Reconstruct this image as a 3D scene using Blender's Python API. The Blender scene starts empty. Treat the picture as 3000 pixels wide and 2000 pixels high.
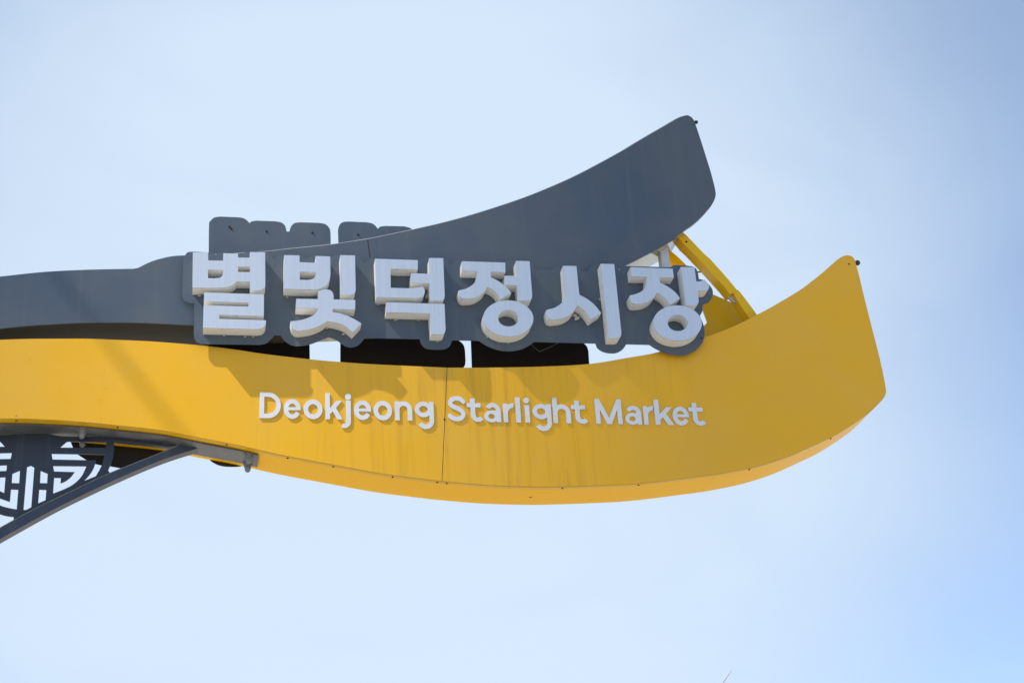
import bpy, bmesh, math, random
import numpy as np
from mathutils import Vector, Matrix
from mathutils.geometry import tessellate_polygon

random.seed(7)
scene = bpy.context.scene
COL = scene.collection
rad = math.radians

# ---------------------------------------------------------------- camera
SIGN_Z = 7.24                       # height of the sign's middle above the street
FPX = 4493.5                        # focal length in pixels of the 3000 px wide photograph
YAW, PIT, ROL = rad(-11.595), rad(25.285), rad(-3.727)
_f = Vector((-math.sin(YAW) * math.cos(PIT), math.cos(YAW) * math.cos(PIT), math.sin(PIT)))
_r = Vector((math.cos(YAW), math.sin(YAW), 0.0))
_u = _r.cross(_f)
CAM_R = math.cos(ROL) * _r + math.sin(ROL) * _u
CAM_U = -math.sin(ROL) * _r + math.cos(ROL) * _u
CAM_F = _f
CAM_P = Vector((0, 0, SIGN_Z)) - _f * 13.2

cam = bpy.data.cameras.new('camera')
cam.sensor_width = 36.0
cam.lens = FPX / 3000.0 * 36.0
cam.clip_start = 0.1
cam.clip_end = 6000.0
camo = bpy.data.objects.new('camera', cam)
COL.objects.link(camo)
m3 = Matrix((CAM_R, CAM_U, -CAM_F)).transposed()
camo.matrix_world = Matrix.Translation(CAM_P) @ m3.to_4x4()
scene.camera = camo

# ---------------------------------------------------------------- sun and sky
SUN = Vector((2.1, 1.0, -2.8)).normalized()          # direction the light travels
TO_SUN = -SUN
sun_el = math.asin(TO_SUN.z)
sun_az = math.atan2(TO_SUN.x, TO_SUN.y)              # clockwise from +Y
SUN_STRENGTH = 3.3
SKY_STRENGTH = 0.15
EXPOSURE = 0.75

sl = bpy.data.lights.new('sun', 'SUN')
sl.energy = SUN_STRENGTH
sl.angle = rad(0.8)
sl.color = (1.0, 0.94, 0.84)
so = bpy.data.objects.new('sun', sl)
COL.objects.link(so)
so.rotation_euler = SUN.to_track_quat('-Z', 'Y').to_euler()
so.location = (0, 0, 30)

world = bpy.data.worlds.new('World')
scene.world = world
world.use_nodes = True
wt = world.node_tree
for n in list(wt.nodes):
    wt.nodes.remove(n)


def wn(t, **k):
    n = wt.nodes.new(t)
    for a, b in k.items():
        setattr(n, a, b)
    return n


def wl(a, b):
    wt.links.new(a, b)


sky = wn('ShaderNodeTexSky', sky_type='NISHITA')
sky.sun_disc = False
sky.sun_elevation = sun_el
sky.sun_rotation = sun_az
sky.altitude = 50
sky.air_density = 0.6
sky.dust_density = 0.3
sky.ozone_density = 1.6
tc = wn('ShaderNodeTexCoord')
# thin high cloud: broad soft veil, thickest in the part of the sky behind the sign
veil_dir = (CAM_F + CAM_R * -0.09 + CAM_U * -0.03).normalized()
dot = wn('ShaderNodeVectorMath', operation='DOT_PRODUCT')
dot.inputs[1].default_value = veil_dir
wl(tc.outputs['Generated'], dot.inputs[0])
patch = wn('ShaderNodeMapRange', interpolation_type='SMOOTHERSTEP')
patch.inputs['From Min'].default_value = 0.872
patch.inputs['From Max'].default_value = 0.993
patch.inputs['To Min'].default_value = 0.0
patch.inputs['To Max'].default_value = 1.0
wl(dot.outputs['Value'], patch.inputs['Value'])
mp = wn('ShaderNodeMapping')
mp.inputs['Scale'].default_value = (1.6, 1.6, 3.4)
mp.inputs['Rotation'].default_value = (0.2, 0.35, 0.4)
wl(tc.outputs['Generated'], mp.inputs['Vector'])
cn = wn('ShaderNodeTexNoise')
cn.inputs['Scale'].default_value = 2.2
cn.inputs['Detail'].default_value = 4.0
cn.inputs['Roughness'].default_value = 0.45
cn.inputs['Distortion'].default_value = 0.6
wl(mp.outputs['Vector'], cn.inputs['Vector'])
cr = wn('ShaderNodeMapRange', interpolation_type='SMOOTHSTEP')
cr.inputs['From Min'].default_value = 0.25
cr.inputs['From Max'].default_value = 0.75
cr.inputs['To Min'].default_value = 0.24
cr.inputs['To Max'].default_value = 0.40
wl(cn.outputs['Fac'], cr.inputs['Value'])
pm = wn('ShaderNodeMath', operation='MULTIPLY_ADD')
pm.inputs[1].default_value = 0.64
wl(patch.outputs['Result'], pm.inputs[0])
wl(cr.outputs['Result'], pm.inputs[2])
pc = wn('ShaderNodeMath', operation='MINIMUM')
pc.inputs[1].default_value = 0.95
wl(pm.outputs[0], pc.inputs[0])
mix = wn('ShaderNodeMix', data_type='RGBA')
tint = wn('ShaderNodeMix', data_type='RGBA')
tint.inputs['A'].default_value = (2.2, 2.86, 3.75, 1)
tint.inputs['B'].default_value = (2.78, 3.32, 3.95, 1)
wl(patch.outputs['Result'], tint.inputs['Factor'])
wl(tint.outputs['Result'], mix.inputs['B'])
wl(pc.outputs[0], mix.inputs['Factor'])
wl(sky.outputs['Color'], mix.inputs['A'])
bg = wn('ShaderNodeBackground')
bg.inputs['Strength'].default_value = SKY_STRENGTH
wl(mix.outputs['Result'], bg.inputs['Color'])
wo = wn('ShaderNodeOutputWorld')
wl(bg.outputs[0], wo.inputs['Surface'])

scene.view_settings.view_transform = 'Standard'
scene.view_settings.look = 'None'
scene.view_settings.exposure = EXPOSURE
scene.view_settings.gamma = 1.0
scene.view_settings.use_curve_mapping = False

# ---------------------------------------------------------------- tracing: image point -> point on a plane of the sign


def bend(x):
    """plan curve of the sign: its left end comes gently towards the street"""
    if x >= -3.0:
        return 0.0
    if x > -4.4:
        return -0.05 * (x + 3.0) ** 2
    return -0.05 * 1.4 ** 2 - 0.14 * (-4.4 - x)


def onp(px, py, Y, bent=False):
    d = CAM_R * (px - 1500.0) - CAM_U * (py - 1000.0) + CAM_F * FPX
    yy = Y
    for _ in range(4 if bent else 1):
        p = CAM_P + d * ((yy - CAM_P.y) / d.y)
        if bent:
            yy = Y + bend(p.x)
    return p


Z = {'a': (500, 600, 3.1367), 'b': (1000, 600, 3.1367), 'c': (1550, 600, 3.1367), 'd': (0, 700, 3.1367),
     'e': (0, 1150, 3.1367), 'f': (500, 1150, 3.1367), 'g': (550, 600, 3.36), 'h': (1800, 650, 4.48),
     'i': (1750, 300, 3.92), 'j': (2200, 700, 3.92), 'k': (2100, 1000, 3.1367), 'l': (1100, 1250, 2.94),
     'm': (700, 1100, 3.36), 'n': (1300, 1100, 2.94), 's': (0, 0, 1.0)}


def spline(run, sub=5):
    if len(run) < 3:
        return list(run)
    P = [np.array(p, float) for p in run]
    P = [2 * P[0] - P[1]] + P + [2 * P[-1] - P[-2]]
    out = []
    for i in range(1, len(P) - 2):
        p0, p1, p2, p3 = P[i - 1:i + 3]
        for k in range(sub):
            t = k / sub
            out.append(0.5 * (2 * p1 + (p2 - p0) * t + (2 * p0 - 5 * p1 + 4 * p2 - p3) * t * t + (3 * p1 - p0 - 3 * p2 + p3) * t ** 3))
    out.append(P[-2])
    return [tuple(p) for p in out]


def pth(z, s, sub=5):
    """points of an outline; points in brackets are joined by a smooth curve"""
    ox, oy, k = Z[z]
    out, run = [], None
    for t in s.replace('(', ' ( ').replace(')', ' ) ').split():
        if t == '(':
            run = []
        elif t == ')':
            out += spline(run, sub)
            run = None
        else:
            a, b = t.split(',')
            p = (ox + float(a) / k, oy + float(b) / k)
            (out if run is None else run).append(p)
    return out


def ell(z, cx, cy, rx, ry, n=56, tilt=0.0):
    ox, oy, k = Z[z]
    o = []
    for i in range(n):
        a = 2 * math.pi * i / n
        x, y = rx * math.cos(a), ry * math.sin(a)
        x, y = x * math.cos(tilt) - y * math.sin(tilt), x * math.sin(tilt) + y * math.cos(tilt)
        o.append((ox + (cx + x) / k, oy + (cy + y) / k))
    return o


def P3(pts, Y, bent=False):
    return [onp(x, y, Y, bent) for x, y in pts]


# ---------------------------------------------------------------- objects


def link(name, me, mat, parent=None):
    o = bpy.data.objects.new(name, me)
    COL.objects.link(o)
    if mat is not None:
        idx = [q.material_index for q in me.polygons]
        me.materials.clear()
        for m in (mat if isinstance(mat, (list, tuple)) else [mat]):
            me.materials.append(m)
        me.polygons.foreach_set('material_index', idx)
    if parent is not None:
        o.parent = parent
        w = parent.get('_w')
        o.matrix_parent_inverse = Matrix.Translation(-Vector(w)) if w else Matrix.Identity(4)
    return o


def thing(name, label, cat, loc=(0, 0, 0), group=None):
    o = bpy.data.objects.new(name, None)
    COL.objects.link(o)
    o.location = loc
    o.empty_display_size = 0.2
    o['label'] = label
    o['category'] = cat
    o['_w'] = tuple(loc)
    if group:
        o['group'] = group
    return o


def tag(o, label, cat=None, group=None):
    o['label'] = label
    if cat:
        o['category'] = cat
    if group:
        o['group'] = group
    return o


def sharp(me, ang=35):
    for p in me.polygons:
        p.use_smooth = True
    me.set_sharp_from_angle(angle=rad(ang))


def area2(L):
    return sum(L[i].x * L[(i + 1) % len(L)].z - L[(i + 1) % len(L)].x * L[i].z for i in range(len(L))) / 2


def clean(L):
    o = []
    for p in L:
        if not o or (p - o[-1]).length > 1e-4:
            o.append(p)
    if (o[0] - o[-1]).length < 1e-4:
        o.pop()
    return o


def solid(loops, depth, front=True, back=True, back_scale=None):
    """prism from outline + holes (points lie at the front), pushed back by depth along +y"""
    L = [clean(l) for l in loops]
    for i in range(len(L)):
        ccw = area2(L[i]) > 0
        if (i == 0) != ccw:
            L[i].reverse()
    V, F = [], []
    for l in L:
        V += [tuple(p) for p in l]
    n = len(V)
    V += [(x, y + (depth(x, z) if callable(depth) else depth), z) for x, y, z in V]
    tess = tessellate_polygon([[Vector((p.x, p.z, 0)) for p in l] for l in L])
    for t in tess:
        a, b, c = [V[i] for i in t]
        s = (b[0] - a[0]) * (c[2] - a[2]) - (c[0] - a[0]) * (b[2] - a[2])
        if abs(s) < 1e-10:
            continue
        t = tuple(t) if s > 0 else tuple(reversed(t))
        if front:
            F.append(t)
        if back:
            F.append(tuple(i + n for i in reversed(t)))
    k = 0
    for l in L:
        m = len(l)
        for i in range(m):
            j = (i + 1) % m
            F.append((k + j, k + i, k + i + n, k + j + n))
        k += m
    me = bpy.data.meshes.new('m')
    me.from_pydata(V, [], F)
    me.update()
    return me


def add_bevel(o, w, seg=2, ang=40):
    b = o.modifiers.new('bevel', 'BEVEL')
    b.width = w
    b.segments = seg
    b.limit_method = 'ANGLE'
    b.angle_limit = rad(ang)
    b.use_clamp_overlap = True
    b.miter_outer = 'MITER_ARC'
    return o


def tube_mesh(pts, r, n=8, caps=True):
    pts = [Vector(p) for p in pts]
    V, F = [], []
    N = len(pts)
    for i, p in enumerate(pts):
        t = (pts[min(i + 1, N - 1)] - pts[max(i - 1, 0)]).normalized()
        a = t.orthogonal().normalized() if i == 0 else (a - t * a.dot(t)).normalized()
        b = t.cross(a)
        rr = r[i] if isinstance(r, (list, tuple)) else r
        for k in range(n):
            q = 2 * math.pi * k / n
            V.append(tuple(p + (a * math.cos(q) + b * math.sin(q)) * rr))
    for i in range(N - 1):
        for k in range(n):
            j = (k + 1) % n
            F.append((i * n + k, i * n + j, (i + 1) * n + j, (i + 1) * n + k))
    if caps:
        F.append(tuple(reversed(range(n))))
        F.append(tuple((N - 1) * n + k for k in range(n)))
    me = bpy.data.meshes.new('m')
    me.from_pydata(V, [], F)
    me.update()
    sharp(me, 50)
    return me


def lathe_mesh(prof, n=16, origin=(0, 0, 0), axis=(0, 0, 1)):
    """profile of (radius, height) turned about axis through origin"""
    ax = Vector(axis).normalized()
    a = ax.orthogonal().normalized()
    b = ax.cross(a)
    o = Vector(origin)
    V, F = [], []
    for r, h in prof:
        for k in range(n):
            q = 2 * math.pi * k / n
            V.append(tuple(o + ax * h + (a * math.cos(q) + b * math.sin(q)) * max(r, 1e-5)))
    for i in range(len(prof) - 1):
        for k in range(n):
            j = (k + 1) % n
            F.append((i * n + k, i * n + j, (i + 1) * n + j, (i + 1) * n + k))
    F.append(tuple(reversed(range(n))))
    F.append(tuple((len(prof) - 1) * n + k for k in range(n)))
    me = bpy.data.meshes.new('m')
    me.from_pydata(V, [], F)
    me.update()
    sharp(me, 40)
    return me


def box_mesh(x0, x1, y0, y1, z0, z1):
    V = [(x, y, z) for x in (x0, x1) for y in (y0, y1) for z in (z0, z1)]
    F = [(0, 1, 3, 2), (4, 6, 7, 5), (0, 4, 5, 1), (2, 3, 7, 6), (0, 2, 6, 4), (1, 5, 7, 3)]
    me = bpy.data.meshes.new('m')
    me.from_pydata(V, [], F)
    me.update()
    return me


# ---------------------------------------------------------------- materials


class Mat:
    def __init__(s, name):
        s.m = bpy.data.materials.new(name)
        s.m.use_nodes = True
        s.t = s.m.node_tree
        s.b = s.t.nodes['Principled BSDF']
        s.tc = s.n('ShaderNodeTexCoord')

    def n(s, t, **k):
        n = s.t.nodes.new(t)
        for a, b in k.items():
            setattr(n, a, b)
        return n

    def l(s, a, b):
        s.t.links.new(a, b)

    def noise(s, scale, stretch=(1, 1, 1), detail=3.0, rough=0.5, dist=0.0, off=(0, 0, 0)):
        mp = s.n('ShaderNodeMapping')
        mp.inputs['Scale'].default_value = stretch
        mp.inputs['Location'].default_value = off
        s.l(s.tc.outputs['Object'], mp.inputs['Vector'])
        x = s.n('ShaderNodeTexNoise')
        x.inputs['Scale'].default_value = scale
        x.inputs['Detail'].default_value = detail
        x.inputs['Roughness'].default_value = rough
        x.inputs['Distortion'].default_value = dist
        s.l(mp.outputs['Vector'], x.inputs['Vector'])
        return x.outputs['Fac']

    def ramp(s, v, a, b, lo=0.0, hi=1.0):
        r = s.n('ShaderNodeMapRange', interpolation_type='SMOOTHSTEP')
        r.inputs['From Min'].default_value = a
        r.inputs['From Max'].default_value = b
        r.inputs['To Min'].default_value = lo
        r.inputs['To Max'].default_value = hi
        s.l(v, r.inputs['Value'])
        return r.outputs['Result']

    def mul(s, a, b):
        m = s.n('ShaderNodeMath', operation='MULTIPLY')
        s.l(a, m.inputs[0])
        if isinstance(b, float):
            m.inputs[1].default_value = b
        else:
            s.l(b, m.inputs[1])
        return m.outputs[0]

    def mix(s, fac, a, b):
        x = s.n('ShaderNodeMix', data_type='RGBA')
        s.l(fac, x.inputs['Factor'])
        for k, c in (('A', a), ('B', b)):
            if isinstance(c, tuple):
                x.inputs[k].default_value = (*c, 1)
            else:
                s.l(c, x.inputs[k])
        return x.outputs['Result']

    def col(s, c):
        if isinstance(c, tuple):
            s.b.inputs['Base Color'].default_value = (*c, 1)
        else:
            s.l(c, s.b.inputs['Base Color'])

    def bump(s, h, strength, dist=0.01):
        b = s.n('ShaderNodeBump')
        b.inputs['Strength'].default_value = strength
        b.inputs['Distance'].default_value = dist
        s.l(h, b.inputs['Height'])
        s.l(b.outputs['Normal'], s.b.inputs['Normal'])

    def set(s, rough=0.5, spec=0.5, metal=0.0, coat=0.0):
        s.b.inputs['Roughness'].default_value = rough
        s.b.inputs['Specular IOR Level'].default_value = spec
        s.b.inputs['Metallic'].default_value = metal
        s.b.inputs['Coat Weight'].default_value = coat
        return s.m


def yellow_paint(name, rough=0.42, spec=0.3, tint=(1.0, 0.92, 0.68, 1), streaks=True, base=(0.735, 0.385, 0.012), pale=(0.69, 0.385, 0.045)):
    M = Mat(name)
    blot = M.ramp(M.noise(0.9, detail=4, rough=0.6), 0.3, 0.7)
    c = M.mix(M.mul(blot, 0.8), base, pale)
    if streaks:
        st = M.ramp(M.noise(1.0, stretch=(9, 1, 0.35), detail=5, rough=0.65, dist=0.4), 0.46, 0.75)
        gx = M.n('ShaderNodeSeparateXYZ')
        M.l(M.tc.outputs['Object'], gx.inputs[0])
        gate = M.mul(M.ramp(M.noise(0.8, off=(3.1, 0, 1.7)), 0.35, 0.6), M.mul(M.ramp(gx.outputs['X'], -2.6, -1.2), M.ramp(gx.outputs['X'], 2.0, 0.6)))
        c = M.mix(M.mul(M.mul(st, gate), 0.7), c, (0.47, 0.25, 0.025))
        run = M.ramp(M.noise(1.0, stretch=(34, 1, 0.6), detail=2, off=(9, 0, 2)), 0.66, 0.74)
        c = M.mix(M.mul(M.mul(run, gate), 0.5), c, (0.36, 0.19, 0.025))
        pl = M.ramp(M.noise(1.0, stretch=(22, 1, 0.7), detail=3, off=(5, 0, 8)), 0.5, 0.75)
        c = M.mix(M.mul(M.mul(pl, gate), 0.10), c, (0.70, 0.47, 0.14))
    sp = M.ramp(M.noise(26, detail=3, rough=0.7, off=(1, 2, 3)), 0.715, 0.75)
    c = M.mix(M.mul(sp, 0.75), c, (0.09, 0.055, 0.02))
    M.col(c)
    sp = M.ramp(M.noise(13, detail=5, rough=0.8, off=(6, 2, 1)), 0.675, 0.70)
    c = M.mix(M.mul(sp, 0.7), c, (0.12, 0.075, 0.03))
    M.col(c)
    h = M.n('ShaderNodeMath', operation='MULTIPLY_ADD')
    M.l(M.noise(220, detail=1), h.inputs[0])
    h.inputs[1].default_value = 0.035
    M.l(M.noise(1.6, detail=2, off=(2, 5, 1)), h.inputs[2])
    M.bump(h.outputs[0], 0.5, 0.012)
    M.b.inputs['Specular Tint'].default_value = tint
    return M.set(rough, spec)


def grey_paint(name, a=(0.054, 0.077, 0.106), b=(0.076, 0.091, 0.106), rough=0.38, spec=0.5):
    M = Mat(name)
    blot = M.ramp(M.noise(1.1, detail=5, rough=0.62, off=(4, 1, 0)), 0.36, 0.64)
    c = M.mix(blot, a, b)
    st = M.ramp(M.noise(1.0, stretch=(12, 1, 0.5), detail=3, off=(2, 0, 5)), 0.52, 0.75)
    c = M.mix(M.mul(st, 0.3), c, (0.105, 0.115, 0.12))
    sp = M.ramp(M.noise(24, detail=3, rough=0.7, off=(7, 2, 3)), 0.735, 0.76)
    c = M.mix(M.mul(sp, 0.5), c, (0.30, 0.28, 0.25))
    M.col(c)
    M.bump(M.noise(260, detail=1), 0.08, 0.002)
    return M.set(rough, spec)


def white_return():
    M = Mat('white_return_paint')
    blot = M.ramp(M.noise(5, detail=4), 0.35, 0.7)
    c = M.mix(M.mul(blot, 0.5), (0.84, 0.835, 0.78), (0.79, 0.77, 0.68))
    geo = M.n('ShaderNodeSeparateXYZ')
    M.l(M.tc.outputs['Object'], geo.inputs[0])
    near = M.ramp(geo.outputs['Y'], -0.150, -0.186, 0.0, 1.0)     # grime gathers behind the rim of the face
    sp = M.ramp(M.noise(34, stretch=(1, 1.6, 1), detail=5, rough=0.72), 0.56, 0.64)
    c = M.mix(M.mul(M.mul(sp, near), 0.9), c, (0.16, 0.10, 0.06))
    sp2 = M.ramp(M.noise(42, detail=4, rough=0.75, off=(3, 3, 3)), 0.66, 0.70)
    c = M.mix(M.mul(sp2, 0.8), c, (0.17, 0.11, 0.07))
    M.col(c)
    return M.set(0.45, 0.45)


def letter_face_mat():
    M = Mat('letter_face_sheet')
    st = M.ramp(M.noise(1.0, stretch=(44, 1, 0.8), detail=4, rough=0.6), 0.35, 0.7)
    c = M.mix(M.mul(st, 0.55), (0.665, 0.68, 0.69), (0.585, 0.60, 0.61))
    bl = M.ramp(M.noise(2.2, detail=4), 0.35, 0.7)
    c = M.mix(M.mul(bl, 0.3), c, (0.68, 0.69, 0.70))
    sp = M.ramp(M.noise(38, detail=3, rough=0.7), 0.74, 0.76)
    c = M.mix(M.mul(sp, 0.6), c, (0.2, 0.15, 0.12))
    M.col(c)
    return M.set(0.36, 0.4, 0.62)


def plain(name, c, rough=0.5, spec=0.5, metal=0.0, var=0.15, scale=4.0):
    M = Mat(name)
    n = M.ramp(M.noise(scale, detail=4), 0.3, 0.7)
    d = tuple(v * (1 - var) for v in c)
    M.col(M.mix(n, c, d))
    return M.set(rough, spec, metal)


YEL = yellow_paint('yellow_paint_face')
YELB = yellow_paint('yellow_edge_bounce', spec=0.12, tint=(1.0, 0.75, 0.25, 1), rough=0.42, streaks=False, base=(0.95, 0.50, 0.002), pale=(0.95, 0.51, 0.004))  # brighter than the face yellow: light bounced from the ground put into the colour
YELT = yellow_paint('yellow_paint_trim', rough=0.35, streaks=False, base=(0.70, 0.41, 0.008), pale=(0.70, 0.44, 0.02))
GRY = grey_paint('grey_paint_face')
GRYP = grey_paint('grey_paint_plate', a=(0.055, 0.077, 0.104), b=(0.076, 0.092, 0.108), rough=0.38, spec=0.5)
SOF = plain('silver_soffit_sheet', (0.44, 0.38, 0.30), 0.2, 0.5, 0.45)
DSOF = plain('shaded_soffit_tone', (0.030, 0.026, 0.024), 0.55, 0.3)  # left soffit darkened in colour for the shade between the bands
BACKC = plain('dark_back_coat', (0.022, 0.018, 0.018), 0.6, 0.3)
WRET = white_return()
FACE = letter_face_mat()
WHT = plain('white_acrylic', (0.66, 0.66, 0.655), 0.35, 0.5, 0, 0.08, 8)
STEEL = grey_paint('dark_steel_paint', a=(0.016, 0.023, 0.037), b=(0.021, 0.028, 0.040), rough=0.4)
ARMP = grey_paint('steel_arm_paint', a=(0.026, 0.036, 0.056), b=(0.032, 0.042, 0.058), rough=0.38)
FLNG = plain('grey_flange_paint', (0.115, 0.117, 0.122), 0.42, 0.5, 0.0, 0.25, 9)
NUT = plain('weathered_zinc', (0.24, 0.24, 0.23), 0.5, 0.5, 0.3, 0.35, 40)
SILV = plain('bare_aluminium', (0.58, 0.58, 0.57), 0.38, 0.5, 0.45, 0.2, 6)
RUST = plain('rusty_bolt', (0.055, 0.035, 0.025), 0.8, 0.2, 0, 0.3, 60)
BLK = plain('black_rubber', (0.02, 0.02, 0.024), 0.4, 0.5)
SEAM = plain('dark_sealant', (0.11, 0.08, 0.05), 0.8, 0.2)
WEB = plain('cobweb_fluff', (0.50, 0.49, 0.46), 0.9, 0.1, 0, 0.3, 60)
WIRE = plain('cable_sheath', (0.03, 0.035, 0.035), 0.6, 0.3)
POLE = plain('pale_pole_paint', (0.42, 0.46, 0.52), 0.6, 0.3)

# ---------------------------------------------------------------- ground
GM = Mat('paving_concrete')
g1 = GM.ramp(GM.noise(0.12, detail=6, rough=0.6), 0.3, 0.7)
GM.col(GM.mix(g1, (0.58, 0.525, 0.435), (0.52, 0.47, 0.39)))
GM.set(0.85, 0.3)
gm = bpy.data.meshes.new('m')
gm.from_pydata([(-2500, -2500, 0), (2500, -2500, 0), (2500, 2500, 0), (-2500, 2500, 0)], [], [(0, 1, 2, 3)])
ground = link('ground', gm, GM.m)
ground['kind'] = 'structure'

# ================================================================ THE SIGN
sign = thing('market_sign', 'large street sign of a dark grey and a yellow swooping band with raised white lettering', 'sign', (0.0, 0.2, 5.9))

GRY_D, YEL_D = 0.36, 0.45
PANEL_T = 0.014

# ---- outlines traced on the front plane (left of x = 0 the bands run on out of the picture)
g_top_l = pth('s', '-460,868 -300,842 -150,824 ( 0,810 127,796.6 255,790 400,787 ) ( 400,787 446,765 500,751 540,748 ) '
              '( 540,748 650,744.5 771,737 844,729 969,716 1077,700 )')
g_top_r = pth('s', '( 1077,700 1207,673 1314,648 1400,623.6 1489,595 1555,571.5 1638,537 1698,509 1757,478 1817,445 1861,418.5 1906,392 1929,379 )')
g_tip = pth('i', '( 700,310 880,205 950,170 1000,154 1040,150 1085,175 1115,215 ) ( 1115,215 1190,440 1250,630 1300,790 1345,960 ) '
            '( 1345,960 1360,1050 1345,1120 1310,1185 ) ( 1310,1185 1200,1310 1100,1400 1000,1470 880,1560 )')
g_bot = pth('c', '( 1350,308 1260,360 1050,475 830,585 ) ')
g_bot2 = pth('s', '( 1815,786.5 1650,845 1450,890 1200,929 1105,938 )')
g_bot_l = pth('s', '( 1105,938 960,947 760,951 567,952 ) ( 567,952 414,945 319,944 239,945 159,949 80,954 0,962 ) -150,981 -300,1004 -460,1033')

y_top_l = pth('s', '-460,1046 -300,1022 -150,1006 ( 0,995 80,992.5 159,992 255,992 335,995 446,1000 593,1012 691,1024 777,1037 908,1052 997,1060 1100,1067 1310,1076.6 )')
y_top_r = pth('s', '( 1310,1076.6 1446,1076.3 1600,1073 1728,1065.5 1837,1048 1932,1030 2065,988 2150,955.5 2219,921 2266,896 2338,853 2378,824 2412,797 )')
y_tip = pth('j', '( 830,380 960,265 1010,225 1060,197 1110,187 1160,200 1190,235 1210,300 ) ( 1210,300 1240,410 1290,620 1380,980 1470,1330 1503,1480 ) ')
y_tip2 = pth('k', '( 1520,250 1550,410 1556,460 1542,505 1500,555 ) ( 1500,555 1400,650 1250,755 1080,860 900,945 700,1035 500,1105 300,1158 0,1215 )')
y_bot_r = pth('s', '( 2100,1387 1900,1411.6 1780,1419 1644,1423.5 1569,1424 1440,1420 1295,1408 )')
y_bot_l = pth('s', '( 1295,1408 1185,1394.6 1100,1382.7 978,1360 819,1330 691,1301 596,1283 478,1260 351,1245.6 223,1233.5 96,1226.5 0,1225 ) -150,1229 -300,1241 -460,1262')


def interp(poly):
    xs = np.array([p.x for p in poly])
    zs = np.array([p.z for p in poly])
    i = np.argsort(xs)
    return lambda x: float(np.interp(x, xs[i], zs[i]))


def strip_panel(top, bot, xl, xr, name, mat, parent, Y=0.0, ncol=60, nrow=6):
    """sheet-metal panel between two curves; xl, xr = (x at top, x at bottom)"""
    ft, fb = interp(top), interp(bot)
    V, F = [], []
    for i in range(ncol + 1):
        t = i / ncol
        xt, xb = xl[0] + (xr[0] - xl[0]) * t, xl[1] + (xr[1] - xl[1]) * t
        a, b = Vector((xt, 0, ft(xt))), Vector((xb, 0, fb(xb)))
        for j in range(nrow + 1):
            p = a.lerp(b, j / nrow)
            V.append((p.x, Y + bend(p.x), p.z))
    R = nrow + 1
    for i in range(ncol):
        for j in range(nrow):
            F.append((i * R + j, i * R + j + 1, (i + 1) * R + j + 1, (i + 1) * R + j))
    edge = [i * R for i in range(ncol + 1)] + [ncol * R + j for j in range(1, R)] + [i * R + nrow for i in range(ncol - 1, -1, -1)] + [j for j in range(nrow - 1, 0, -1)]
    n = len(V)
    V += [(V[i][0], V[i][1] + PANEL_T, V[i][2]) for i in edge]
    m = len(edge)
    for k in range(m):
        k2 = (k + 1) % m
        F.append((edge[k], edge[k2], n + k2, n + k))
    me = bpy.data.meshes.new('m')
    me.from_pydata(V, [], F)
    me.update()
    bm = bmesh.new()
    bm.from_mesh(me)
    bmesh.ops.recalc_face_normals(bm, faces=bm.faces)
    if sum(f.normal.y for f in bm.faces) > 0:
        bmesh.ops.reverse_faces(bm, faces=bm.faces)
    bm.to_mesh(me)
    bm.free()
    sharp(me, 40)
    return link(name, me, mat, parent)


def band_body(name, outline, depth, mats, parent, soffit_test=None):
    """hollow box of a band: rim all round, back sheet and inner front sheet"""
    pts = [Vector((p.x, PANEL_T + 0.001 + bend(p.x), p.z)) for p in outline]
    # pull the inner sheet in a little so that the face panels stand proud of it
    me = solid([pts], depth, front=False)
    if soffit_test:
        for p in me.polygons:
            if abs(p.normal.y) < 0.5 and p.normal.z < soffit_test:
                p.material_index = 1
    sharp(me, 30)
    return link(name, me, mats, parent)


GT, GB = P3(g_top_l, 0, True), P3(g_bot_l, 0, True)
g_outline = GT + P3(g_top_r + g_tip + g_bot + g_bot2, 0) + GB
tip_x = onp(2004, 678, 0).x


def grey_depth(x, z):
    if x > tip_x:
        return 0.03                     # the very tip is a thin fin
    t = min(max((-2.42 - x) / 0.35, 0.0), 1.0)
    return GRY_D - PANEL_T + 0.13 * t * t * (3 - 2 * t)


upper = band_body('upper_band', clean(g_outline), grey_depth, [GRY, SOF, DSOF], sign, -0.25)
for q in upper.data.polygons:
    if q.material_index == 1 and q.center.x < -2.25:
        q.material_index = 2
tag(upper, 'dark grey swooping band with a pale soffit')
seam_t, seam_b = onp(1077, 700, 0), onp(1109, 938, 0)
strip_panel(GT, GB, (GT[0].x, GB[-1].x), (seam_t.x - 0.004, seam_b.x - 0.004), 'face_panel', GRY, upper, ncol=110)
gp = P3(g_top_r, 0)
gp[0] = Vector((seam_t.x + 0.004, 0, seam_t.z))
gq = P3(g_bot2, 0)
gq[-1] = Vector((seam_b.x + 0.004, 0, seam_b.z))
o = link('face_panel', solid([clean(gp + P3(g_tip + g_bot, 0) + gq)], PANEL_T), GRY, upper)
add_bevel(o, 0.004)

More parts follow.
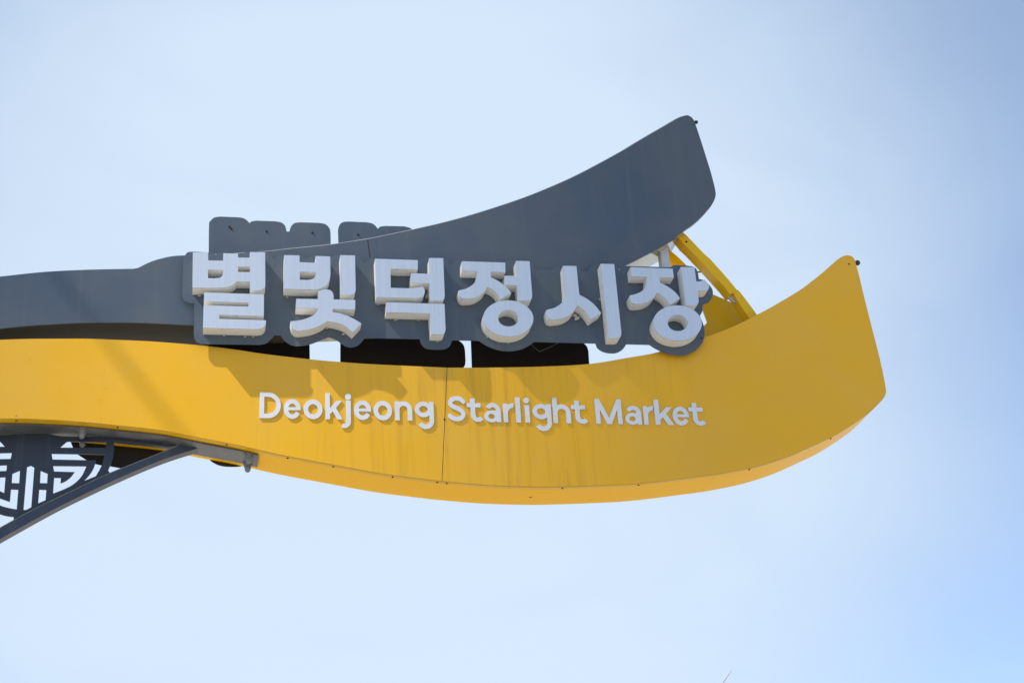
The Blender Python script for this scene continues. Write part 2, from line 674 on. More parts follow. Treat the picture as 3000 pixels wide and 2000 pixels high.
YT, YB = P3(y_top_l, 0, True), P3(y_bot_l, 0, True)
y_outline = YT + P3(y_top_r + y_tip + y_tip2 + y_bot_r, 0) + YB
lower = band_body('lower_band', clean(y_outline), YEL_D - PANEL_T, [YELB], sign)
tag(lower, 'yellow swooping band below the grey one')
ys_t, ys_b = onp(1310, 1076.6, 0), onp(1295, 1408, 0)
hx = onp(305, 1100, 0, True).x
strip_panel(YT, YB, (YT[0].x, YB[-1].x), (hx - 0.0001, hx - 0.0001), 'face_panel', YEL, lower, ncol=50)
strip_panel(YT, YB, (hx + 0.0001, hx + 0.0001), (ys_t.x - 0.0025, ys_b.x - 0.0025), 'face_panel', YEL, lower, ncol=80)
yp = P3(y_top_r, 0)
yp[0] = Vector((ys_t.x + 0.0025, 0, ys_t.z))
yq = P3(y_bot_r, 0)
yq[-1] = Vector((ys_b.x + 0.0025, 0, ys_b.z))
o = link('face_panel', solid([clean(yp + P3(y_tip + y_tip2, 0) + yq)], PANEL_T), YEL, lower)
add_bevel(o, 0.004)
edge_line = [p for p in GT if p.x > onp(560, 748, 0).x] + gp[1:] + P3(g_tip[:12], 0)
o = link('sunlit_edge_line', tube_mesh([p + Vector((0, 0.002, 0.001)) for p in clean(edge_line)], 0.0032, 6), SILV, upper)  # light tube stands in for the sunlit line on the top edge
# dark joint lines between the panels
for nm, a, b, par in (('joint_strip', seam_t, seam_b, upper), ('joint_strip', ys_t, ys_b, lower)):
    me = solid([[a + Vector((-0.004, 0.006, -0.004)), a + Vector((0.004, 0.006, -0.004)), b + Vector((0.004, 0.006, 0.006)), b + Vector((-0.004, 0.006, 0.006))]], 0.006)
    link(nm, me, SEAM, par)
# folded lip along the lower front edge of the yellow band
yb_all = P3(y_tip2[14:] + y_bot_r, 0) + YB
lip = []
V, F = [], []
for p in clean(yb_all):
    b = bend(p.x)
    V += [(p.x, b + 0.016, p.z - 0.0035), (p.x, b + 0.062, p.z - 0.0035), (p.x, b + 0.062, p.z + 0.004), (p.x, b + 0.016, p.z + 0.004)]
nn = len(V) // 4
for i in range(nn - 1):
    for k in range(4):
        F.append((i * 4 + k, i * 4 + (k + 1) % 4, (i + 1) * 4 + (k + 1) % 4, (i + 1) * 4 + k))
F += [(0, 1, 2, 3), tuple((nn - 1) * 4 + k for k in (3, 2, 1, 0))]
me = bpy.data.meshes.new('m')
me.from_pydata(V, [], F)
bm = bmesh.new()
bm.from_mesh(me)
bmesh.ops.recalc_face_normals(bm, faces=bm.faces)
bm.to_mesh(me)
bm.free()
sharp(me, 40)
link('edge_lip', me, YELT, lower)

ybz = interp(yb_all)
# screws in the lip, screws in the joint, one hole in the soffit
scr = lathe_mesh([(0.0, -0.006), (0.006, -0.006), (0.0085, -0.002), (0.0085, 0.003)], 10)
scr_px = [(1150, 1391.8), (1281, 1410), (1308.5, 1413), (1647.6, 1427.5), (1870, 1414.3), (664, 1298.2), (843, 1335.5), (976.6, 1366),
          (2194.7, 1373), (2433, 1283), (345, 1250), (48, 1230.4)]
for px, py in scr_px:
    p = onp(px, py, 0.035, True)
    s = link('screw', scr, RUST, lower)
    s.location = (p.x, 0.035 + bend(p.x), ybz(p.x) - 0.004)
p = onp(1554, 1446, 0.26)
s = link('drain_hole', lathe_mesh([(0.0, -0.001), (0.012, -0.001), (0.014, 0.002)], 12), BLK, lower)
s.location = (p.x, 0.26, ybz(p.x))
scrf = lathe_mesh([(0.008, -0.001), (0.008, 0.003), (0.005, 0.005), (0.0, 0.006)], 10, axis=(0, -1, 0))
for (px, py, par, Y) in ((1302, 1228, lower, 0), (2487, 773.5, lower, 0)):
    s = link('screw', scrf, RUST if px < 2000 else SILV, par)
    s.location = onp(px, py, Y)

# ---- letter plate with its scalloped outline
PL_Y, PL_T, LET_D = -0.064, 0.006, 0.125
plate_px = (
    pth('a', '( 205,430 150,440 118,500 ) ( 106,830 118,868 140,888 180,903 ) 217,903 ( 212,1180 222,1232 262,1270 330,1278 ) '
        '( 820,1285 880,1270 920,1235 950,1200 ) 1012,1200 ( 1012,1200 1040,1240 1090,1280 1150,1297 1200,1295 1275,1282 1350,1255 1450,1213 ) '
        '( 1450,1213 1520,1240 1590,1288 1640,1308 1700,1300 1740,1275 1785,1222 )')
    + pth('b', '720,1232 ( 720,1232 730,1270 755,1303 800,1325 900,1328 960,1320 1000,1290 1018,1243 ) 1265,1248 '
          '( 1265,1248 1330,1290 1420,1327 1530,1344 1640,1330 1720,1295 1772,1258 )')
    + pth('c', '610,1273 ( 610,1273 628,1315 670,1345 730,1362 800,1360 850,1335 880,1302 893,1280 ) 1105,1285 '
          '( 1105,1285 1160,1320 1250,1360 1380,1382 1450,1375 1530,1335 1590,1270 1613,1190 1605,1110 1570,1020 ) '
          '( 1570,1020 1592,975 1597,915 ) ( 1597,915 1650,895 1683,845 1688,790 1660,740 1610,695 1560,680 ) '
          '( 1556,645 1545,605 1525,578 1480,562 1350,553 1315,562 1295,573 ) ( 880,562 848,575 825,600 ) '
          '( 825,600 815,562 790,542 740,532 640,530 590,545 556,578 546,608 ) 480,608 '
          '( 480,608 462,575 430,560 310,550 255,556 222,580 212,597 ) 58,595 ( 58,595 50,560 28,535 0,520 )')
    + pth('b', '( 1715,512 1660,505 1600,503 1540,510 1505,528 ) ( 1490,522 1100,512 1050,520 1020,538 1000,560 ) '
          '( 1000,560 975,520 940,492 890,480 780,482 740,495 710,515 ) ( 690,508 300,492 250,505 225,525 212,545 ) '
          '( 212,545 185,500 150,470 100,457 )')
    + pth('a', '( 1690,460 1560,455 1510,465 1480,482 ) ( 1340,465 1290,470 1245,500 ) ( 1245,500 1200,470 1150,458 ) '
          '( 1040,455 990,470 960,495 950,515 ) ( 950,515 930,475 890,445 840,432 ) ( 730,430 680,440 650,452 ) ( 640,448 480,440 435,446 410,465 ) ( 410,465 385,447 345,437 )'))
plate = link('letter_plate', solid([P3(plate_px, PL_Y)], PL_T), GRYP, sign)
add_bevel(plate, 0.0015, 1)
tag(plate, 'grey scalloped backing plate behind the raised white characters')
# spacers between plate and bands
sp_me = lathe_mesh([(0.015, 0.0), (0.015, 0.058)], 10, axis=(0, 1, 0))
for px, py in ((640, 880), (700, 800), (880, 900), (930, 790), (1180, 880), (1250, 800), (1480, 900), (1440, 800), (1680, 820), (1800, 840)):
    s = link('spacer', sp_me, STEEL, plate)
    s.location = onp(px, py, PL_Y + PL_T)
s = link('screw', scrf, RUST, plate)
s.location = onp(2055, 990, PL_Y)

# ---- raised characters: (outlines of the blocks, holes)
F_Y = PL_Y - LET_D
hangul = [
    ('first raised character, wide upper block over a stepped lower block', [
        [pth('a', '204,437 345,437 345,510 482,513 484,445 619,448 619,484 729,486 729,433 868,437 870,715 ( 870,715 866,755 840,779 800,787 ) 729,786 729,706 605,704 '
             '( 605,704 575,733 530,752 470,761 380,763 ) 200,763'),
         pth('a', '343,597 482,600 ( 482,625 474,652 450,668 400,674 ) 343,672'),
         pth('a', '620,568 729,570 729,618 620,616')],
        [pth('a', '308,804 858,822 856,1022 447,1010 446,1046 854,1059 877,1062 ( 876,1082 862,1118 835,1136 795,1143 ) 297,1130 303,922 716,934 716,899 305,886')]]),
    ('second raised character, box and bar over a striding figure shape', [
        [pth('a', '1043,462 1184,465 1184,526 1330,533 1332,470 1466,474 1468,640 ( 1468,640 1458,695 1420,745 1360,772 1290,778 ) 1040,773'),
         pth('a', '1186,615 1332,620 ( 1332,640 1322,668 1300,682 1250,690 ) 1186,687')],
        [pth('a', '1558,462 1694,465 1700,780 ( 1700,780 1692,808 1674,823 1640,829 ) 1562,829')],
        [pth('a', '1355,792 ( 1355,792 1390,780 1430,777 1468,785 1490,808 1498,840 ) 1496,868 1697,874 1695,962 1490,955 1487,984 '
             '( 1487,984 1570,1000 1660,1035 1753,1088 ) 1675,1172 ( 1675,1172 1600,1113 1520,1082 1437,1068 ) '
             '( 1437,1068 1370,1110 1280,1143 1180,1158 ) ( 1180,1158 1140,1150 1112,1118 1100,1070 ) ( 1100,1070 1200,1057 1290,1025 1335,990 1357,952 ) 1153,946 1155,862 1363,866')]]),
    ('third raised character, open box and upright bar over a hooked bar', [
        [pth('b', '310,495 702,508 702,594 452,588 454,762 ( 600,766 660,764 705,758 750,750 ) ( 750,750 763,775 767,800 758,828 735,848 680,857 600,855 ) 322,848')],
        [pth('b', '808,488 936,490 950,835 ( 950,835 944,862 926,878 895,881 ) 816,878 810,722 638,716 641,627 808,634')],
        [pth('b', '413,895 948,910 958,1140 ( 958,1140 952,1168 934,1188 900,1193 ) 826,1188 815,998 413,987')]]),
    ('fourth raised character, bar on splayed legs over a large ring', [
        [pth('b', '1108,518 1506,531 1508,620 1373,614 1374,666 ( 1374,666 1440,698 1510,750 1562,808 ) 1462,868 ( 1462,868 1425,810 1385,775 1340,755 ) '
             '( 1340,755 1300,812 1225,855 1140,865 ) ( 1140,865 1105,855 1085,825 1077,786 ) ( 1077,786 1145,770 1210,730 1240,680 1252,612 ) 1110,607')],
        [pth('b', '1604,515 1730,518 1754,830 ( 1754,830 1750,858 1735,876 1705,882 ) 1628,880 1615,740 1503,736 1501,650 1612,655')],
        [ell('b', 1534, 1043, 231, 166, tilt=0.03), ell('b', 1535, 1042, 94, 75, tilt=0.03)]]),
    ('fifth raised character, splayed legs beside a tall upright bar', [
        [pth('c', '312,560 435,562 462,826 ( 462,826 535,865 605,922 662,993 ) 567,1054 ( 567,1054 530,1000 490,955 443,925 ) ( 443,925 390,1000 310,1043 215,1056 ) '
             '( 215,1056 182,1044 165,1012 158,966 ) ( 158,966 240,942 300,900 325,855 330,800 )')],
        [pth('c', '657,541 782,544 848,1170 ( 848,1170 845,1200 830,1220 800,1227 ) 732,1225')]]),
    ('sixth raised character at the right end, short branch on its bar and a ring below', [
        [pth('c', '932,572 1320,586 1330,670 1200,665 1203,714 ( 1203,714 1270,748 1340,800 1388,858 ) 1296,918 ( 1296,918 1262,872 1222,835 1177,806 ) '
             '( 1177,806 1135,862 1065,902 985,912 ) ( 985,912 950,903 932,875 925,832 ) ( 925,832 990,816 1045,785 1075,735 1083,661 ) 942,657')],
        [pth('c', '1395,570 1520,572 1537,703 ( 1537,703 1570,702 1595,695 1614,685 ) 1653,738 ( 1653,738 1652,768 1630,787 1551,791 ) 1558,862 ( 1558,862 1556,900 1540,920 1506,926 ) 1440,922')],
        [ell('c', 1364, 1086, 224, 163, tilt=0.05), ell('c', 1366, 1085, 92, 74, tilt=0.05)]]),
]


def join_meshes(L):
    bm = bmesh.new()
    for me in L:
        bm.from_mesh(me)
    me = bpy.data.meshes.new('m')
    bm.to_mesh(me)
    bm.free()
    return me


for lab, blocks in hangul:
    rets, faces = [], []
    for loops in blocks:
        L3 = [P3(l, F_Y) for l in loops]
        faces.append(solid(L3, 0.006))
        rets.append(solid([[p + Vector((0, 0.006, 0)) for p in l] for l in L3], LET_D - 0.007, front=False))
    rm = join_meshes(rets)
    sharp(rm, 30)
    ch = link('raised_character', rm, WRET, sign)
    tag(ch, lab)
    fo = link('character_face', join_meshes(faces), FACE, ch)
    add_bevel(fo, 0.0025, 2)

# ---- the line of latin letters: each is a union of strokes, outlined on a fine grid


def grid_outline(fn, x0, x1, y0, y1, h=0.02):
    xs = np.arange(x0 - 3 * h, x1 + 3 * h, h)
    ys = np.arange(y0 - 3 * h, y1 + 3 * h, h)
    X, Y = np.meshgrid(xs, ys)
    D = fn(X, Y)
    D[D == 0] = 1e-6
    nxt = {}
    pts = {}

    def ep(i, j, k):          # crossing on an edge: k = 0 along x, 1 along y
        key = (i, j, k)
        if key not in pts:
            a = D[j, i]
            b = D[j, i + 1] if k == 0 else D[j + 1, i]
            t = a / (a - b)
            pts[key] = (xs[i] + (h * t if k == 0 else 0), ys[j] + (h * t if k == 1 else 0))
        return key
    ins = D < 0
    H, W = D.shape
    for j in range(H - 1):
        for i in range(W - 1):
            c = (ins[j, i], ins[j, i + 1], ins[j + 1, i + 1], ins[j + 1, i])
            if all(c) or not any(c):
                continue
            e = []
            # edges in order: bottom, right, top, left; walking counter-clockwise
            for a, b, k in ((0, 1, (i, j, 0)), (1, 2, (i + 1, j, 1)), (2, 3, (i, j + 1, 0)), (3, 0, (i, j, 1))):
                if c[a] != c[b]:
                    e.append((c[a], ep(*k)))
            outs = [k for inside, k in e if inside]
            inn = [k for inside, k in e if not inside]
            if len(outs) == 1:
                nxt[outs[0]] = inn[0]
            else:
                ks = [k for _, k in e]
                for q, (inside, k) in enumerate(e):
                    if inside:
                        nxt[k] = e[(q + 1) % 4][1]
    loops = []
    left = set(nxt)
    while left:
        s = left.pop()
        loop = [s]
        k = nxt[s]
        while k != s and k in left:
            left.discard(k)
            loop.append(k)
            k = nxt[k]
        if len(loop) > 8:
            loops.append([pts[q] for q in loop])
    return [simplify(l) for l in loops]


def simplify(l, eps=0.006):
    n = len(l)
    a = np.array(l)

    def rdp(i, j):
        if j - i < 2:
            return [i]
        p, q = a[i % n], a[j % n]
        d = q - p
        L = math.hypot(*d) or 1e-9
        r = np.array([a[k % n] for k in range(i + 1, j)])
        e = np.abs((r[:, 0] - p[0]) * d[1] - (r[:, 1] - p[1]) * d[0]) / L
        k = int(e.argmax())
        if e[k] < eps:
            return [i]
        return rdp(i, i + 1 + k) + rdp(i + 1 + k, j)
    h = n // 2
    return [tuple(a[i % n]) for i in rdp(0, h) + rdp(h, n)]


Wd = 0.25
U = lambda *f: (lambda X, Y: np.minimum.reduce([g(X, Y) for g in f]))
I = lambda *f: (lambda X, Y: np.maximum.reduce([g(X, Y) for g in f]))
NOT = lambda f: (lambda X, Y: -f(X, Y))
rect = lambda x0, x1, y0, y1: (lambda X, Y: np.maximum(np.maximum(x0 - X, X - x1), np.maximum(y0 - Y, Y - y1)))
disc = lambda cx, cy, a, b=None: (lambda X, Y: (np.sqrt(((X - cx) / a) ** 2 + ((Y - cy) / (b or a)) ** 2) - 1) * min(a, b or a))
ring = lambda cx, cy, a, b, ia, ib: I(disc(cx, cy, a, b), NOT(disc(cx, cy, ia, ib)))


def sector(cx, cy, a0, a1):
    """inside between two angles (degrees, counter-clockwise)"""
    def f(X, Y):
        A = (np.degrees(np.arctan2(Y - cy, X - cx)) - a0) % 360
        span = (a1 - a0) % 360
        R = np.hypot(X - cx, Y - cy)
        d = np.where(A <= span, -np.minimum(A, span - A), np.minimum(A - span, 360 - A))
        return np.radians(np.clip(d, -60, 60)) * R
    return f


def bar(ax, ay, bx, by, w):
    L = math.hypot(bx - ax, by - ay)
    ux, uy = (bx - ax) / L, (by - ay) / L
    return lambda X, Y: np.maximum(np.abs((X - ax) * uy - (Y - ay) * ux) - w / 2, np.abs((X - ax) * ux + (Y - ay) * uy - L / 2) - L / 2)


def stroke(pts, w):
    P = spline(pts, 8)

    def f(X, Y):
        D = np.full(X.shape, 9.0)
        for (ax, ay), (bx, by) in zip(P[:-1], P[1:]):
            dx, dy = bx - ax, by - ay
            t = np.clip(((X - ax) * dx + (Y - ay) * dy) / (dx * dx + dy * dy + 1e-12), 0, 1)
            D = np.minimum(D, np.hypot(X - ax - t * dx, Y - ay - t * dy))
        return D - w / 2
    return f


CAPH = 1.34
GLYPH = {
    'D': (1.17, U(rect(0, Wd, 0, CAPH), I(rect(0.2, 2, 0, CAPH), U(I(ring(0.47, 0.67, 0.70, 0.67, 0.455, 0.44), rect(0.47, 2, -1, 2)), rect(0, 0.48, 0, 0.23), rect(0, 0.48, 1.11, CAPH))))),
    'e': (0.95, U(I(ring(0.475, 0.5, 0.475, 0.51, 0.23, 0.28), NOT(I(rect(0.475, 2, -1, 0.44), sector(0.475, 0.5, -31, 30)))), I(rect(0.1, 0.94, 0.435, 0.585), disc(0.475, 0.5, 0.475, 0.51)))),
    'o': (1.03, ring(0.515, 0.5, 0.515, 0.51, 0.27, 0.275)),
    'k': (0.93, U(rect(0, Wd, 0, 1.36), I(bar(0.20, 0.36, 0.90, 1.10, 0.225), rect(0, 2, 0, 0.97)), I(bar(0.40, 0.66, 0.88, -0.12, 0.25), rect(0, 2, 0, 1)))),
    'j': (0.49, U(rect(0.24, 0.49, -0.11, 1.0), I(ring(0.14, -0.10, 0.35, 0.35, 0.10, 0.12), sector(0.14, -0.10, -118, 2)), disc(0.355, 1.19, 0.165))),
    'n': (0.95, U(rect(0, Wd, 0, 1.0), I(ring(0.475, 0.55, 0.475, 0.46, 0.225, 0.225), rect(0, 1, 0.55, 2)), rect(0.70, 0.95, 0, 0.56))),
    'h': (0.97, U(rect(0, Wd, 0, 1.36), I(ring(0.485, 0.55, 0.485, 0.46, 0.235, 0.225), rect(0, 1, 0.55, 2)), rect(0.72, 0.97, 0, 0.56))),
    'g': (1.03, U(ring(0.47, 0.60, 0.47, 0.41, 0.235, 0.185), rect(0.785, 1.03, 0.0, 1.0), I(ring(0.56, 0.02, 0.47, 0.45, 0.225, 0.215), sector(0.56, 0.02, -152, 5)))),
    'S': (1.04, stroke([(0.90, 1.05), (0.75, 1.18), (0.52, 1.225), (0.28, 1.16), (0.165, 0.99), (0.25, 0.83), (0.52, 0.70), (0.78, 0.57), (0.88, 0.38), (0.76, 0.19), (0.52, 0.125), (0.28, 0.17), (0.12, 0.29)], 0.235)),
    't': (0.86, U(rect(0.20, 0.45, 0.36, 1.23), rect(0, 0.76, 0.765, 0.98), I(ring(0.58, 0.37, 0.38, 0.38, 0.13, 0.15), sector(0.58, 0.37, 178, 322)))),
    'a': (0.92, U(rect(0.67, 0.92, 0, 0.60), I(ring(0.48, 0.59, 0.44, 0.42, 0.19, 0.20), sector(0.48, 0.59, -4, 152)), I(ring(0.40, 0.30, 0.40, 0.315, 0.18, 0.135), rect(-1, 0.7, -1, 2)), rect(0.40, 0.70, 0.44, 0.61))),
    'r': (0.58, U(rect(0, Wd, 0, 1.0), I(ring(0.56, 0.46, 0.55, 0.55, 0.31, 0.325), sector(0.56, 0.46, 86, 172)))),
    'l': (0.33, rect(0.035, 0.29, 0, 1.35)),
    'i': (0.37, U(rect(0.09, 0.345, 0, 0.93), disc(0.20, 1.18, 0.155))),
    'M': (1.47, I(rect(0, 1.47, 0, CAPH), U(rect(0, 0.245, 0, CAPH), rect(1.225, 1.47, 0, CAPH), bar(0.06, 1.44, 0.785, -0.06, 0.245), bar(1.41, 1.44, 0.685, -0.06, 0.245)))),
}
MX = lambda v: 700 + v / 3.36
NX = lambda v: 1300 + v / 2.94
words = [('D', MX(203), MX(412)), ('e', MX(440), MX(608)), ('o', MX(636), MX(822)), ('k', MX(850), MX(1016)), ('j', MX(1010), MX(1100)), ('e', MX(1132), MX(1300)),
         ('o', MX(1325), MX(1506)), ('n', MX(1535), MX(1704)), ('g', MX(1732), MX(1917)),
         ('S', NX(32), NX(192)), ('t', NX(200), NX(335)), ('a', NX(347), NX(490)), ('r', NX(512), NX(602)), ('l', NX(615), NX(667)), ('i', NX(685), NX(742)),
         ('g', NX(765), NX(925)), ('h', NX(940), NX(1092)), ('t', NX(1100), NX(1235)),
         ('M', NX(1308), NX(1534)), ('a', NX(1560), NX(1700)), ('r', NX(1720), NX(1805)), ('k', NX(1817), NX(1972)), ('e', NX(1970), NX(2110)), ('t', NX(2112), NX(2250))]
b0, b1 = onp(760, 1225.5, 0), onp(2058, 1247.5, 0)
base_z = lambda x: b0.z + (b1.z - b0.z) * (x - b0.x) / (b1.x - b0.x)
XH = (onp(956, 1173, 0).z - onp(956, 1229, 0).z) * 1.0
outl = {}
for ch, x0, x1 in words:
    w, fn = GLYPH[ch]
    if ch not in outl:
        outl[ch] = grid_outline(fn, 0, w, -0.5, 1.4)
    ym = 1228 + (x0 + x1 - 1520) / 2 * 0.017 - 25
    xa, xb = onp(x0, ym, 0).x, onp(x1, ym, 0).x
    k = (xb - xa) / w
    L = []
    for l in outl[ch]:
        L.append([Vector((xa + x * k, -0.013, base_z(xa + x * k) + y * XH)) for x, y in l])
    # group loops into separate solids (dot of i and j)
    outer = [l for l in L if area2(l) > 0]
    holes = [l for l in L if area2(l) <= 0]
    ms = []
    for ol in outer:
        xs_, zs_ = [p.x for p in ol], [p.z for p in ol]
        hs = [h for h in holes if min(xs_) < h[0].x < max(xs_) and min(zs_) < h[0].z < max(zs_)]
        ms.append(solid([ol] + hs, 0.0125))
    me = join_meshes(ms)
    sharp(me, 30)
    o = link('raised_letter', me, WHT, lower)
    o['label'] = 'white raised letter ' + ch

# ---- sign plates of the far side, seen above, between and below the bands
R_Y = 0.40
rear = []
rear.append((R_Y, pth('g', '206,560 ( 206,480 209,200 222,160 260,125 315,115 ) ( 500,122 545,130 580,150 607,178 ) ( 607,178 630,163 675,155 ) ( 860,161 920,173 958,205 974,262 ) 1001,262 '
                      '( 1001,262 1015,215 1050,180 1105,171 ) ( 1290,177 1355,190 1395,230 1406,275 ) 1410,560'), 'dark grey plate with three rounded lobes above the grey band'))
rear.append((R_Y, pth('g', '1484,540 ( 1481,300 1480,240 1500,190 1535,168 1590,164 ) ( 1760,171 1815,183 1850,208 1870,236 ) ( 1870,236 1895,215 1945,207 ) ( 2130,211 2190,228 2230,262 2250,320 ) 2255,520'),
             'dark grey plate with two rounded lobes above the grey band'))
for Y, px, lab in rear:
    o = link('rear_plate', solid([P3(px, Y)], 0.006), GRYP, sign)
    tag(o, lab)
    add_bevel(o, 0.0015, 1)
    for bx, by in ((409, 217), (429, 236), (776, 262), (1226, 275)) if 'three' in lab else ((1677, 294),):
        sx, sy = 550 + bx / 3.36, 600 + by / 3.36
        s = link('bolt', lathe_mesh([(0.010, 0.0), (0.010, 0.005), (0.004, 0.007), (0.004, 0.013)], 8, axis=(0, -1, 0)), RUST, o)
        s.location = onp(sx, sy, Y)
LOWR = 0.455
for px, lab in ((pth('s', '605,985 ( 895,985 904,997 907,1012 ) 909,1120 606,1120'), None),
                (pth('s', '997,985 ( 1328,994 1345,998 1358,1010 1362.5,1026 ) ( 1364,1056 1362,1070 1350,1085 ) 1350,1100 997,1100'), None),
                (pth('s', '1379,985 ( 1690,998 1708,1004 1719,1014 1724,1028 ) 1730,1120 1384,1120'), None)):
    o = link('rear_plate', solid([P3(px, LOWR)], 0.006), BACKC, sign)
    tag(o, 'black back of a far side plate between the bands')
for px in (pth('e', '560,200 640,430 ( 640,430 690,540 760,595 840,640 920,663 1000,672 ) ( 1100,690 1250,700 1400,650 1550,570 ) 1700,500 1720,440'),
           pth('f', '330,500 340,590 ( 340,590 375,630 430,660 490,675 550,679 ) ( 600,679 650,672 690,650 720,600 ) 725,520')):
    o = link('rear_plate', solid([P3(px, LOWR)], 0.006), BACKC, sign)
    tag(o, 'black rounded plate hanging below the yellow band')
# cobweb strands across the openings
wb = []
for chain in (((1555, 1008), (1580, 1030), (1608, 1018), (1640, 1002)), ((575, 1000), (590, 1008), (610, 1003))):
    wb.append(tube_mesh([onp(x, y, 0.1) for x, y in chain], 0.0011, 5))
link('cobweb', join_meshes(wb), WEB, sign)['kind'] = 'stuff'
# little tufts of web and dust under the raised characters
tuft_bm = bmesh.new()
bmesh.ops.create_icosphere(tuft_bm, subdivisions=2, radius=1)
for v in tuft_bm.verts:
    v.co *= 0.55 + 0.6 * random.random()
tuft_me = bpy.data.meshes.new('m')
tuft_bm.to_mesh(tuft_me)
tuft_bm.free()
for z, x, y, sx, sz in (('a', 265, 836, .018, .006), ('a', 490, 1203, .010, .006), ('a', 683, 1211, .012, .006), ('a', 757, 1212, .01, .006), ('a', 1588, 1188, .016, .010), ('a', 1070, 848, .014, .006),
                        ('a', 1432, 1135, .014, .007), ('b', 500, 1058, .022, .006), ('b', 705, 1060, .016, .005), ('b', 885, 1253, .014, .008), ('b', 1345, 1215, .012, .008),
                        ('b', 1535, 1270, .012, .006), ('c', 440, 1040, .030, .022), ('c', 420, 1015, .022, .018), ('c', 650, 870, .007, .016), ('c', 265, 1106, .010, .006), ('b', 785, 840, .012, .03), ('b', 340, 915, .016, .006)):
    s = link('dust_tuft', tuft_me, WEB, plate)
    px, py = Z[z][0] + x / Z[z][2], Z[z][1] + y / Z[z][2]
    s.location = onp(px, py, PL_Y - 0.012)
    s.scale = (sx, 0.012, sz)
    s.rotation_euler = (0, random.uniform(-0.4, 0.4), 0)

# ---- right end: curved yellow ribs, an aluminium post and the inside sheet of the far fin
rib = pth('h', '880,130 ( 935,165 1050,285 1180,420 1260,490 1330,570 1400,645 1500,760 1575,850 ) ( 1585,862 1600,880 1598,900 1580,918 1545,935 1515,945 ) '
          '( 1515,945 1460,875 1410,815 1330,728 1250,640 1180,562 1100,480 1000,375 905,285 ) 830,190')
o = link('curved_rib', solid([P3(rib, 0.10)], 0.13), YELT, sign)
sharp(o.data, 30)
add_bevel(o, 0.006)
tag(o, 'outer yellow curved rib joining the two band tips')
rib2 = pth('h', '1558,930 ( 1560,928 1590,900 1615,890 1650,920 ) ( 1650,920 1750,1050 1870,1215 1930,1310 ) 1830,1370 ( 1775,1265 1700,1160 1660,1100 1600,1000 1570,950 )')
o = link('curved_rib', solid([P3(rib2, 0.11)], 0.12), YELT, sign)
sharp(o.data, 30)
add_bevel(o, 0.005)
tag(o, 'lower length of the yellow rib behind the yellow fin')
jp = pth('h', '1478,965 1560,928 1600,960 1640,1010 1590,1062 1540,1030')
o = link('joint_plate', solid([P3(jp, 0.155)], 0.03), SILV, sign)
tag(o, 'bare metal splice plate in the gap between the two rib lengths')
rb = lathe_mesh([(0.010, -0.001), (0.010, 0.004), (0.004, 0.010), (0.0, 0.011)], 8, axis=(0, -1, 0))
for bx, by in ((945, 262),):
    s = link('bolt', rb, RUST, sign)
    s.location = onp(1800 + bx / 4.48, 650 + by / 4.48, 0.10)
rib3 = pth('h', '640,300 ( 765,400 850,475 945,570 1010,650 ) 900,660 ( 805,568 760,525 715,480 ) 620,360')
o = link('curved_rib', solid([P3(rib3, 0.26)], 0.07), YELB, sign)
sharp(o.data, 30)
tag(o, 'inner yellow rib beside the aluminium post')
post = pth('h', '600,380 705,330 740,600 810,1300 700,1300 628,600')
o = link('post', solid([P3(post, 0.12)], 0.09), SILV, sign)
add_bevel(o, 0.003)
inner = pth('h', '1180,905 1300,953 1440,1012 1560,1066 1640,1090 1720,1170 1850,1300 1850,1500 1500,1700 1040,1700 1000,1300 1000,1000')
hole = pth('h', '1150,1120 1222,1312 1180,1360 1080,1300 1060,1120')
o = link('inner_sheet', solid([P3(inner, 0.37), P3(hole, 0.37)], 0.02), YELT, sign)
tag(o, 'yellow inner sheet of the fin seen behind the last character')
o = link('stay_wire', tube_mesh([onp(2026, 799, 0.245), onp(2066, 795, 0.245)], 0.007, 8), WIRE, sign)
# round end bolts at the two tips
for px, py, r, par, Y in ((2039.5, 358.5, 0.019, upper, 0.10), (2512, 770, 0.026, lower, 0.12)):
    p = onp(px, py, Y)
    prof = [(0.3 * r, -2.2 * r), (0.3 * r, -0.9 * r)] + [(r * math.sin(math.pi * t / 10), -r * math.cos(math.pi * t / 10)) for t in range(2, 11)]
    o = link('end_bolt', lathe_mesh(prof, 16, (0, 0, 0), (0.95, 0.0, 0.2)), BLK, par)
    o.location = p

# ================================================================ THE STEEL BRACKET UNDER IT
br = thing('steel_bracket', 'dark blue grey steel bracket with round cut-out fretwork under the left of the yellow band', 'bracket', (-5.0, 0.22, 5.2))
FL_Y0, FL_Y1, FL_T = 0.085, 0.352, 0.012
V, F = [], []
xe = onp(757, 1324, FL_Y0).x
xs_ = np.linspace(-5.6, xe, 70)
for x in xs_:
    zt = ybz(x) - 0.007
    b = bend(x)
    V += [(x, FL_Y0 + b, zt), (x, FL_Y1 + b, zt), (x, FL_Y1 + b, zt - FL_T), (x, FL_Y0 + b, zt - FL_T)]
n = len(xs_)
for i in range(n - 1):
    for k in range(4):
        F.append((i * 4 + k, i * 4 + (k + 1) % 4, (i + 1) * 4 + (k + 1) % 4, (i + 1) * 4 + k))
F += [(3, 2, 1, 0), tuple((n - 1) * 4 + k for k in range(4))]
me = bpy.data.meshes.new('m')
me.from_pydata(V, [], F)
bm = bmesh.new()
bm.from_mesh(me)
bmesh.ops.recalc_face_normals(bm, faces=bm.faces)
bm.to_mesh(me)
bm.free()
sharp(me, 40)
fl = link('mounting_flange', me, FLNG, br)
ARM_Y = 0.20
